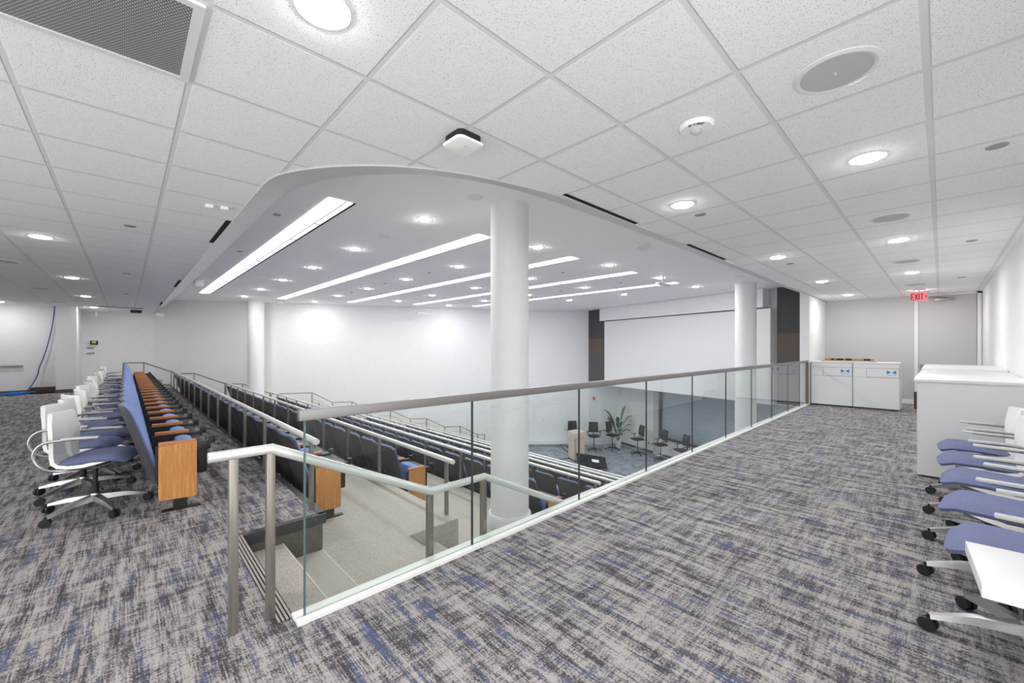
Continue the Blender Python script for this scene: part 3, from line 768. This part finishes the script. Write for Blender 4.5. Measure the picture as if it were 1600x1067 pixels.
for i, (x, y) in enumerate([(3.725, .35), (6.85, .357), (10.0, .35), (13.18, .35)]): put_down(x, y, CZ, 'round downlight in the tile ceiling along the right wall side, %s' % ORD[i], 'downlights in the tile ceiling')
for i, (x, y) in enumerate([(-.728, 7.35), (-.724, 11.25), (-.73, 15.1), (-.733, 19.0)]): put_down(x, y, CZ, 'round downlight above the white task chairs on the left, %s' % ORD[i], 'downlights in the tile ceiling')
put_down(-2.62, 18.6, CZ, 'round downlight at the far left edge of the tile ceiling', 'downlights in the tile ceiling')
for c_, x in enumerate((3.175, 5.60, 7.99, 10.42, 12.75)):
    for r_, y in enumerate((5.2, 7.68, 10.12, 12.58, 15.04, 17.56)):
        if y > wally(x) - .6 or (c_ == 1 and y > 17.6): continue
        put_down(x, y, AZ, 'round downlight between auditorium strips %s and %s, %s' % (ORDN[c_], ORDN[c_ + 1], ORD[r_]), 'downlights in the auditorium ceiling')
for i, x in enumerate((1.835, 4.21, 6.62, 9.02, 11.38)):
    y1 = min(17.45, wally(x) - 1.5) if i else 17.45
    e = empty('strip_light', 'long recessed linear strip light, %s from the left' % ORDN[i], 'ceiling light', (x, 5.24, AZ))
    L = y1 - 5.24; n = int(L / 1.22)
    MB().box(0, .20, 0, L, -.018, -.001).build('lens', M['strip'], e)
    MB().box(.215, .305, 0, L, -.012, -.001).build('side_lens', M['strip_dim'], e)
    MB().box(.200, .215, 0, L, -.019, -.001).build('divider', M['white'], e)
    MB().box(.309, .345, 0, L, -.004, -.001).build('air_slot', M['slot'], e)
    fr = MB()
    for q in range(1, n + 1): fr.box(0, .305, q * 1.22 - .004, q * 1.22 + .004, -.0195, -.001)
    fr.build('joints', M['disc'], e)
# speakers
def speaker(x, y, r, lab):
    e = empty('ceiling_speaker', lab, 'speaker', (x, y, CZ), 0, 'round speakers in the tile ceiling')
    MB().lathe([(r * .82, -.006), (r * .9, -.010), (r, -.004), (r, 0), (r * .82, 0)], 40).build('rim', M['white'], e)
    disc(r * .82, -.0065).build('grille', M['speaker'], e)
    MB().box(-.012, .012, -.005, .005, -.010, -.007).build('badge', M['white'], e)
    return e
for i, (x, y) in enumerate([(2.453, .345), (5.595, .355), (8.6, .36), (11.9, .36)]): speaker(x, y, .17, 'round grey ceiling speaker above the walkway, %s' % ORD[i])
for i, (x, y) in enumerate([(-1.33, 9.76), (-1.366, 13.69), (-1.388, 17.56)]): speaker(x, y, .17, 'round grey ceiling speaker above the left carpet, %s' % ORD[i])
dd = [(4.11, -.25, CZ, 'beside the right wall, nearest'), (7.53, -.258, CZ, 'beside the right wall, second nearest'), (11.3, -.26, CZ, 'beside the right wall, third nearest'), (4.108, 1.634, CZ, 'right after a downlight on the guard side, nearest'), (7.54, 1.63, CZ, 'right after a downlight on the guard side, second nearest'), (10.3, 1.6, CZ, 'right after a downlight on the guard side, third nearest'),
      (.038, 6.02, CZ, 'above the top seat row, nearest'), (.021, 9.91, CZ, 'above the top seat row, second nearest'), (.017, 13.7, CZ, 'above the top seat row, third nearest'), (.01, 17.47, CZ, 'above the top seat row, farthest'),
      (1.55, 6.44, AZ, 'beside the first strip light, nearest'), (1.62, 9.4, AZ, 'beside the first strip light, farther'),
      (5.52, 8.81, AZ, 'in the auditorium between second and third strips, nearest'), (5.52, 11.2, AZ, 'in the auditorium between second and third strips, middle'), (5.6, 13.8, AZ, 'in the auditorium between second and third strips, farthest'),
      (7.93, 6.5, AZ, 'in the auditorium right of the thick column, nearest'), (7.95, 9.0, AZ, 'in the auditorium right of the thick column, second'), (10.42, 6.4, AZ, 'in the auditorium left of the fifth strip, nearest'), (10.5, 8.7, AZ, 'in the auditorium left of the fifth strip, farther'), (12.75, 7.55, AZ, 'nearest the white screen header')]
for x, y, z, w in dd:
    o = MB().lathe([(.001, -.006), (.05, -.006), (.052, -.002), (.052, 0)], 20).build('sprinkler_cover', M['disc'], loc=(x, y, z)); tag(o, 'small grey round sprinkler cover %s' % w, 'sprinkler cover', 'grey sprinkler covers')
for x, y, w in ((3.16, 4.0, 'in front of the thick column top'), (3.164, 6.44, 'left of the second strip, nearer'), (3.174, 8.9, 'left of the second strip, farther'), (11.75, 3.66, 'above the column by the screen')):
    o = MB().lathe([(.04, -.01), (.06, -.014), (.105, -.004), (.105, 0)], 28).build('ceiling_speaker', M['white'], loc=(x, y, AZ)); tag(o, 'white round speaker in the auditorium ceiling %s' % w, 'speaker', 'white speakers in the auditorium ceiling')
o = MB().lathe([(.001, -.10), (.06, -.09), (.10, -.06), (.14, -.05), (.14, 0)], 28).build('dome_camera', M['white_panel'], loc=(6.88, 3.75, AZ)); tag(o, 'white dome device on the auditorium ceiling near the soffit', 'camera')
# black slots beside the soffit
for (x0, x1, y0, y1, w) in ((2.72, 3.91, 2.24, 2.275, 'nearest the right soffit curve'), (5.18, 6.48, 2.24, 2.275, 'farther along the right soffit'), (.755, .80, 5.07, 6.26, 'along the left soffit, nearest'), (.755, .80, 10.2, 11.37, 'along the left soffit, second'), (.755, .80, 15.5, 16.5, 'along the left soffit, farthest')):
    dy = -.0
    if x1 > 2: y0, y1 = 2.195, 2.23
    o = MB().box(x0, x1, y0, y1, CZ - .006, CZ).build('air_slot', M['slot']); tag(o, 'black linear air slot in the tile ceiling %s' % w, 'air slot', 'black slots beside the soffit')
# return grille
e = empty('return_grille', 'large grey perforated return air grille in the tile ceiling', 'vent', (-.395, 2.245, CZ))
MB().box(-.59, .585, -.272, .272, -.006, -.001).build('grille_face', M['grille'], e)
MB().box(-.62, .62, -.305, -.272, -.012, -.001).box(-.62, .62, .272, .305, -.012, -.001).box(.585, .62, -.272, .272, -.012, -.001).box(-.62, -.59, -.272, .272, -.012, -.001).build('frame', M['white'], e)
# access point
e = empty('wifi_access_point', 'white rounded square access point hanging from the tile ceiling', 'access point', (1.53, 2.055, CZ))
def rsq(h, n=6, s=.1, r=.035):
    pts = []
    for cx, cy, a0 in ((s - r, s - r, 0), (-(s - r), s - r, 90), (-(s - r), -(s - r), 180), (s - r, -(s - r), 270)):
        for i in range(n + 1): a = R(a0 + 90 * i / n); pts.append((cx + r * math.cos(a), cy + r * math.sin(a)))
    return pts
MB().prism(rsq(0, s=.088), -.045, -.0).build('back_plate', M['black'], e)
m = MB(); q0 = rsq(0, s=.102, r=.04); q1 = rsq(0, s=.095, r=.038); q2 = rsq(0, s=.075, r=.03); n_ = len(q0)
m.add([(x, y, -.045) for x, y in q0] + [(x, y, -.058) for x, y in q1] + [(x, y, -.066) for x, y in q2], [(i, (i + 1) % n_, n_ + (i + 1) % n_, n_ + i) for i in range(n_)] + [(n_ + i, n_ + (i + 1) % n_, 2 * n_ + (i + 1) % n_, 2 * n_ + i) for i in range(n_)], True)
m.add([(x, y, -.066) for x, y in q2], [tuple(range(n_))]); m.add([(x, y, -.045) for x, y in q0], [tuple(range(n_))]); m.build('cover', M['chairwhite'], e)
MB().box(-.012, .012, -.03, -.026, -.0672, -.066).build('mark', M['grey'], e)
# fire alarm
e = empty('fire_alarm', 'white round ceiling alarm marked FIRE above the walkway', 'alarm', (2.45, .995, CZ), R(-68))
MB().lathe([(.001, -.03), (.035, -.03), (.06, -.026), (.086, -.024), (.095, -.010), (.095, 0)], 36).build('body', M['chairwhite'], e)
MB().lathe([(.001, -.055), (.015, -.052), (.03, -.04), (.034, -.028)], 24).build('strobe', M['speaker'], e)
fm = MB()
for ch_i, ch in enumerate('FIRE'):
    # lettering on the underside, read from below, top of letters away from the strobe
    w_ = .0155
    S = {'F': [((0, 0), (0, 1)), ((0, 1), (1, 1)), ((0, .5), (.85, .5))], 'I': [((.5, 0), (.5, 1))], 'R': [((0, 0), (0, 1)), ((0, 1), (.85, 1)), ((.85, 1), (.85, .5)), ((.85, .5), (0, .5)), ((.4, .5), (1, 0))], 'E': [((0, 0), (0, 1)), ((0, 1), (1, 1)), ((0, .5), (.85, .5)), ((0, 0), (1, 0))]}[ch]
    ang = R(90 + (ch_i - 1.5) * -17)
    for a, b in S:
        def pt(p):
            # seen from below with the camera at -y side: picture-right is +x, picture-up is towards the camera (-y)
            lx = (p[0] - .5) * w_; r_ = .062 + p[1] * .021
            ca = R((ch_i - 1.5) * 17)
            return Vector((math.sin(ca) * r_ + lx * math.cos(ca), -(math.cos(ca) * r_ - lx * math.sin(ca)), 0))
        A_ = pt(a); B_ = pt(b); dd_ = (B_ - A_).normalized(); n2 = Vector((-dd_.y, dd_.x, 0)) * .0026
        zz = Vector((0, 0, -.0262))
        fm.add([A_ + n2 + zz, A_ - n2 + zz, B_ - n2 + zz, B_ + n2 + zz], [(0, 1, 2, 3)])
fm.build('lettering', M['black'], e)
# two small sensors
for x, y, w in ((.56, 4.63, 'left'), (.67, 4.60, 'right')):
    o = MB().box(-.03, .03, -.025, .025, -.03, 0, b=.006).build('ceiling_sensor', M['chairwhite'], loc=(x, y, CZ)); tag(o, 'small white sensor on the tile ceiling by the soffit, %s of the pair' % w, 'sensor', 'pair of small ceiling sensors')
o = MB().box(-.55, .55, -.10, .10, -.02, 0, b=.004).build('access_panel', M['grey'], loc=(-.1, 18.4, CZ)); tag(o, 'long grey linear vent at the far end of the tile ceiling', 'vent')
o = MB().box(-.15, .15, -.12, .12, -.10, 0, b=.03).build('ceiling_projector', M['black'], loc=(.28, 19.5, CZ)); tag(o, 'small black device on the tile ceiling at the far end', 'device')
# hanging devices in the auditorium
def hanger(x, y, drop, lab, arm=True):
    e = empty('hanging_camera', lab, 'camera', (x, y, AZ))
    MB().cyl((0, 0, 0), (0, 0, -drop), .02, n=10).lathe([(.06, -.02), (.06, 0)], 16).build('drop_pole', M['white'], e)
    MB().box(-.28, .28, -.05, .05, -drop - .05, -drop, b=.01).build('crossbar', M['white'], e); return e
hanger(9.75, 16.2, .30, 'white T-shaped hanging device near the back wall ceiling')
hanger(9.36, 4.6, .33, 'white hanging device in front of the fifth strip light')
o = MB().box(-.1, .1, -.14, .14, -.2, 0, b=.03).build('wall_projector', M['chairwhite'], loc=(1.47, 14.1, AZ)); tag(o, 'small white bracketed device on the left soffit edge', 'device')
o = MB().box(-.1, .1, -.14, .14, -.16, 0, b=.03).build('wall_projector', M['white_panel'], loc=(4.46, 18.1, AZ)); tag(o, 'small white bracketed device left above the far column', 'device')
o = MB().box(-.1, .12, -.1, .1, -.13, 0, b=.03).cyl((.12, 0, -.08), (.16, 0, -.09), .03).build('bullet_camera', M['chairwhite'], loc=(.95, 20.6, CZ)); tag(o, 'white bullet camera at the far end of the soffit', 'camera')
o = MB().box(-.03, .03, -.03, .03, -.2, 0).build('ceiling_bracket', M['chairwhite'], loc=(-.75, 20.9, CZ)); tag(o, 'small white hanging bracket at the far left ceiling', 'bracket')

# ---------------------------------------------------------------- back wall controls
e = empty('wall_panel', 'small wall touch display with black face on the far left wall', 'control panel', (-.8, 21.21, 1.6), R(-8.4))
MB().box(-.15, .12, -.02, .0, -.1, .1).build('plate', M['white'], e)
MB().box(-.12, .09, -.026, -.02, -.075, .075).build('display', M['black'], e); MB().box(-.07, .04, -.028, -.026, -.02, .06).build('icon', M['yellow'], e)
for z_, w in ((1.42, 'upper'), (1.22, 'lower')):
    o = MB().box(-.14, .06, -.03, 0, -.022, .022).build('wall_strip', M['grey'], loc=(-.86, 21.22, z_), rot=(0, 0, R(-8.4))); tag(o, 'small dark wall plate below the wall display, %s one' % w, 'wall plate', 'plates under the wall display')
o = MB().box(-.16, .16, -.16, .0, .78, .85).build('wall_shelf', M['grey'], loc=(-2.75, 19.44, 0)); 
bpy.data.objects.remove(o)
o = MB().box(-3.2, -2.28, 19.38, 19.45, .84, .88).build('wall_rail', M['nickel']); tag(o, 'short dark wall rail at the far left edge', 'rail')
# blue cable hanging down the rear wall and its coil on the floor
pts = [(-1.62, 19.40, 2.74), (-1.64, 19.4, 2.4), (-1.70, 19.4, 1.9), (-1.78, 19.38, 1.45), (-1.88, 19.38, 1.0), (-1.95, 19.36, .8), (-1.96, 19.36, .6), (-2.05, 19.34, .35), (-2.16, 19.32, .12), (-2.25, 19.25, .03)]
o = MB().tube(smooth3(pts, 2), .013, 8).build('hanging_cable', M['cable_blue']); tag(o, 'blue cable bundle hanging down the far left wall', 'cable')
cm = MB()
for i in range(6):
    a0 = random.random() * 6; rr = .12 + .16 * random.random(); cx = -2.38 + random.uniform(-.22, .15)
    cm.tube([(cx + rr * math.cos(a0 + t * .5) * 1.3, 18.98 + rr * .5 * math.sin(a0 + t * .5), .02 + .012 * i + .01 * math.sin(t)) for t in range(13)], .012, 6)
o = cm.build('coiled_cable', M['cable_bright']); tag(o, 'bright blue coil of cable on the carpet by the far wall', 'cable')
o = MB().box(-.27, .27, -.12, .1, 0, .2, b=.04).build('dark_bag', M['wall_hole'], loc=(-1.84, 19.2, 0)); tag(o, 'dark brown bundle on the floor beside the blue cable coil', 'bag')
o = MB().box(-.06, .06, -.02, .02, 0, .22).build('floor_box', M['grey'], loc=(.95, 20.2, .0)); tag(o, 'small grey box on the carpet at the far end of the platform', 'box')

# ---------------------------------------------------------------- stage things
def make_stool():
    e = empty('drafting_chair', 'x', 'chair')
    star_base(e, .32, .11, .07, M['black'], rot=.2, legw=.02)
    MB().cyl((0, 0, .1), (0, 0, .66), .02, n=12).cyl((0, 0, .12), (0, 0, .36), .028, n=12).build('gas_column', M['black'], e)
    rg = MB().tube([(.22 * math.cos(a * PI / 10), .22 * math.sin(a * PI / 10), .27) for a in range(20)], .011, 8, closed=True)
    for a in range(4): rg.cyl((0, 0, .27), (.22 * math.cos(a * PI / 2), .22 * math.sin(a * PI / 2), .27), .008, n=6)
    rg.build('foot_ring', M['chrome'], e)
    MB().box(-.23, .25, -.24, .24, .68, .755, b=.035).box(-.1, .1, -.08, .08, .64, .69).build('seat', M['black'], e)
    fn = lambda u, v: (-.24 - .05 * v + .04 * (2 * u - 1) ** 2 + .03 * math.sin(v * PI), (u - .5) * (.46 - .05 * v), .86 + .46 * v)
    MB().grid(fn, 8, 8, .006).build('mesh_back', M['meshfab'], e)
    rim = [fn(i / 8, 0) for i in range(9)] + [fn(1, i / 8) for i in range(1, 9)] + [fn(1 - i / 8, 1) for i in range(1, 9)] + [fn(0, 1 - i / 8) for i in range(1, 8)]
    MB().tube(rim, .014, 6, closed=True).tube([(-.1, 0, .68), (-.25, 0, .72), (-.27, 0, .9), (-.26, 0, 1.0)], .02, 8).tube([(-.25, -.18, .98), (-.27, 0, .90), (-.25, .18, .98)], .014, 6).build('back_frame', M['black'], e)
    for s in (-1, 1):
        a = MB().tube([(0, s * .22, .69), (0, s * .29, .71), (0, s * .30, .90)], .016, 6).build('arm', M['black'], e)
        MB().box(-.1, .14, s * .30 - .035, s * .30 + .035, .90, .925, b=.008).build('arm_pad', M['black'], a)
    return freeze(e)
stool = make_stool()
cams = lambda x, y: math.atan2(-y, -x)
spots = [(16.0, 12.45, 235, 'behind the pale podium'), (16.44, 11.56, 222, 'just right of the pale podium'), (17.25, 11.05, 268, 'in front of the potted plant'), (17.35, 9.75, 150, 'fourth from the left on the stage'), (17.1, 8.5, 145, 'fifth from the left on the stage'), (16.8, 7.42, 150, 'rightmost, partly cut off by the guard curb')]
for i, (x, y, a, w) in enumerate(spots):
    lab = 'tall black mesh-back drafting chair %s' % w
    if i == 0: stool.location = (x, y, SZ); stool.rotation_euler = (0, 0, R(a)); stool['label'] = lab; stool['group'] = 'black drafting chairs on the stage'
    else: copy_tree(stool, (x, y, SZ), R(a), lab, 'black drafting chairs on the stage')
# podium
e = empty('podium', 'pale wood podium standing on the stage', 'podium', (14.4, 11.3, SZ), R(-28))
MB().box(-.02, .03, -.33, .33, .05, 1.0).build('front_panel', M['podium'], e)
MB().prof([(-.06, .98), (.5, 1.12), (.5, 1.28), (-.06, 1.22)], -.36, .36).build('desk_top', M['podium'], e)
for s in (-1, 1): MB().box(.0, .46, s * .31 - .02, s * .31 + .02, .05, 1.1).build('side_panel', M['podium'], e)
MB().box(-.04, .5, -.36, .36, 0, .05).build('plinth', M['frame'], e)
# potted plant
e = empty('potted_plant', 'tall leafy plant in a white pot in the stage corner', 'plant', (17.85, 11.1, SZ))
MB().lathe([(.12, 0), (.17, .38), (.15, .38), (.14, .34), (.001, .34)], 24).build('pot', M['chairwhite'], e)
for i in range(15):
    a = i * 2.4 + .3; reach = .25 + .1 * (i % 4) + (.25 if i % 3 == 0 else 0); h = .9 + .2 * ((i * 7) % 6) + (.25 if i % 4 == 1 else 0)
    base = Vector((.03 * math.cos(a), .03 * math.sin(a), .35)); tip = Vector((reach * math.cos(a) * 1.3, reach * math.sin(a) * 1.3, h))
    mid = base.lerp(tip, .55) + Vector((0, 0, .22)); mid.x *= .5; mid.y *= .5
    def bz(t, base=base, mid=mid, tip=tip): return base * (1 - t) ** 2 + mid * 2 * t * (1 - t) + tip * t * t
    MB().tube([bz(t / 8) for t in range(5)], .009, 6).build('stem', M['stem'], e)
    def leaf(u, v, bz=bz, a=a):
        c = bz(.45 + .62 * v); w = .085 * math.sin(PI * min(1, v * .97 + .02)) ** .8 * (u - .5) * 2; return (c.x - math.sin(a) * w, c.y + math.cos(a) * w, c.z - abs(u - .5) * .05 - .16 * v ** 3)
    MB().grid(leaf, 4, 10, .003).build('leaf', M['green'], e)
# stage monitor lying tilted
e = empty('floor_monitor', 'large black flat screen tilted on a low stand at the stage front', 'monitor', (0, 0, 0))
c0, c1, c2, c3 = Vector((13.74, 10.47, -3.42)), Vector((14.02, 9.21, -3.42)), Vector((14.45, 9.60, -3.12)), Vector((14.12, 10.86, -3.12))
nrm = (c1 - c0).cross(c3 - c0).normalized(); nrm = nrm if nrm.x < 0 else -nrm
MB().add([c0, c1, c2, c3] + [q - nrm * .05 for q in (c0, c1, c2, c3)], [(0, 1, 2, 3), (7, 6, 5, 4), (0, 4, 5, 1), (1, 5, 6, 2), (2, 6, 7, 3), (3, 7, 4, 0)]).build('screen_panel', M['screen'], e)
def onp(u, v, o_=.004): return c0.lerp(c1, u).lerp(c3.lerp(c2, u), v) + nrm * o_
MB().add([onp(.52, .38), onp(.76, .38), onp(.76, .62), onp(.52, .62)], [(0, 1, 2, 3)]).build('white_sticker', M['white'], e)
MB().box(14.0, 14.2, 9.7, 10.3, SZ, -3.32).build('stand', M['black'], e)
# stage cables
o = MB().tube(smooth3([(16.1, 13.4, SZ + .35), (16.0, 13.2, SZ + .05), (15.6, 12.8, SZ + .02), (15.2, 12.0, SZ + .02), (14.9, 11.5, SZ + .02)], 2), .02, 6).build('floor_cable', M['black']); tag(o, 'black cable running from the wall to the podium', 'cable')
o = MB().tube(smooth3([(12.7, 12.2, SZ + .02), (13.6, 12.0, SZ + .02), (14.7, 11.3, SZ + .02)], 2), .012, 6).build('floor_cable', M['black']); tag(o, 'thin black cable on the stage floor before the podium', 'cable')
o = MB().box(-.05, .05, -.03, .0, -.08, .08, b=.008).build('fire_pull_station', M['red'], loc=(17.4, 12.24, -1.18), rot=(0, 0, R(-24))); tag(o, 'red fire alarm pull station on the lower left stage wall', 'alarm')
struct(MB().prism(slab_between([(17.75, 12.07), (18.45, 11.755)], -.03), SZ, SZ + 2.0).build('door_2', M['wall'])) 
for i, y in enumerate((9.62, 9.42)):
    t0 = tl(y); o = MB().prism([lp(t0 - .04, .01), lp(t0 + .04, .01), lp(t0 + .04, 0), lp(t0 - .04, 0)], SZ + .35, SZ + .47).build('wall_outlet', M['grey']); tag(o, 'small grey wall outlet low behind the drafting chairs, %s one' % ('left', 'right')[i], 'outlet', 'pair of outlets on the stage wall')
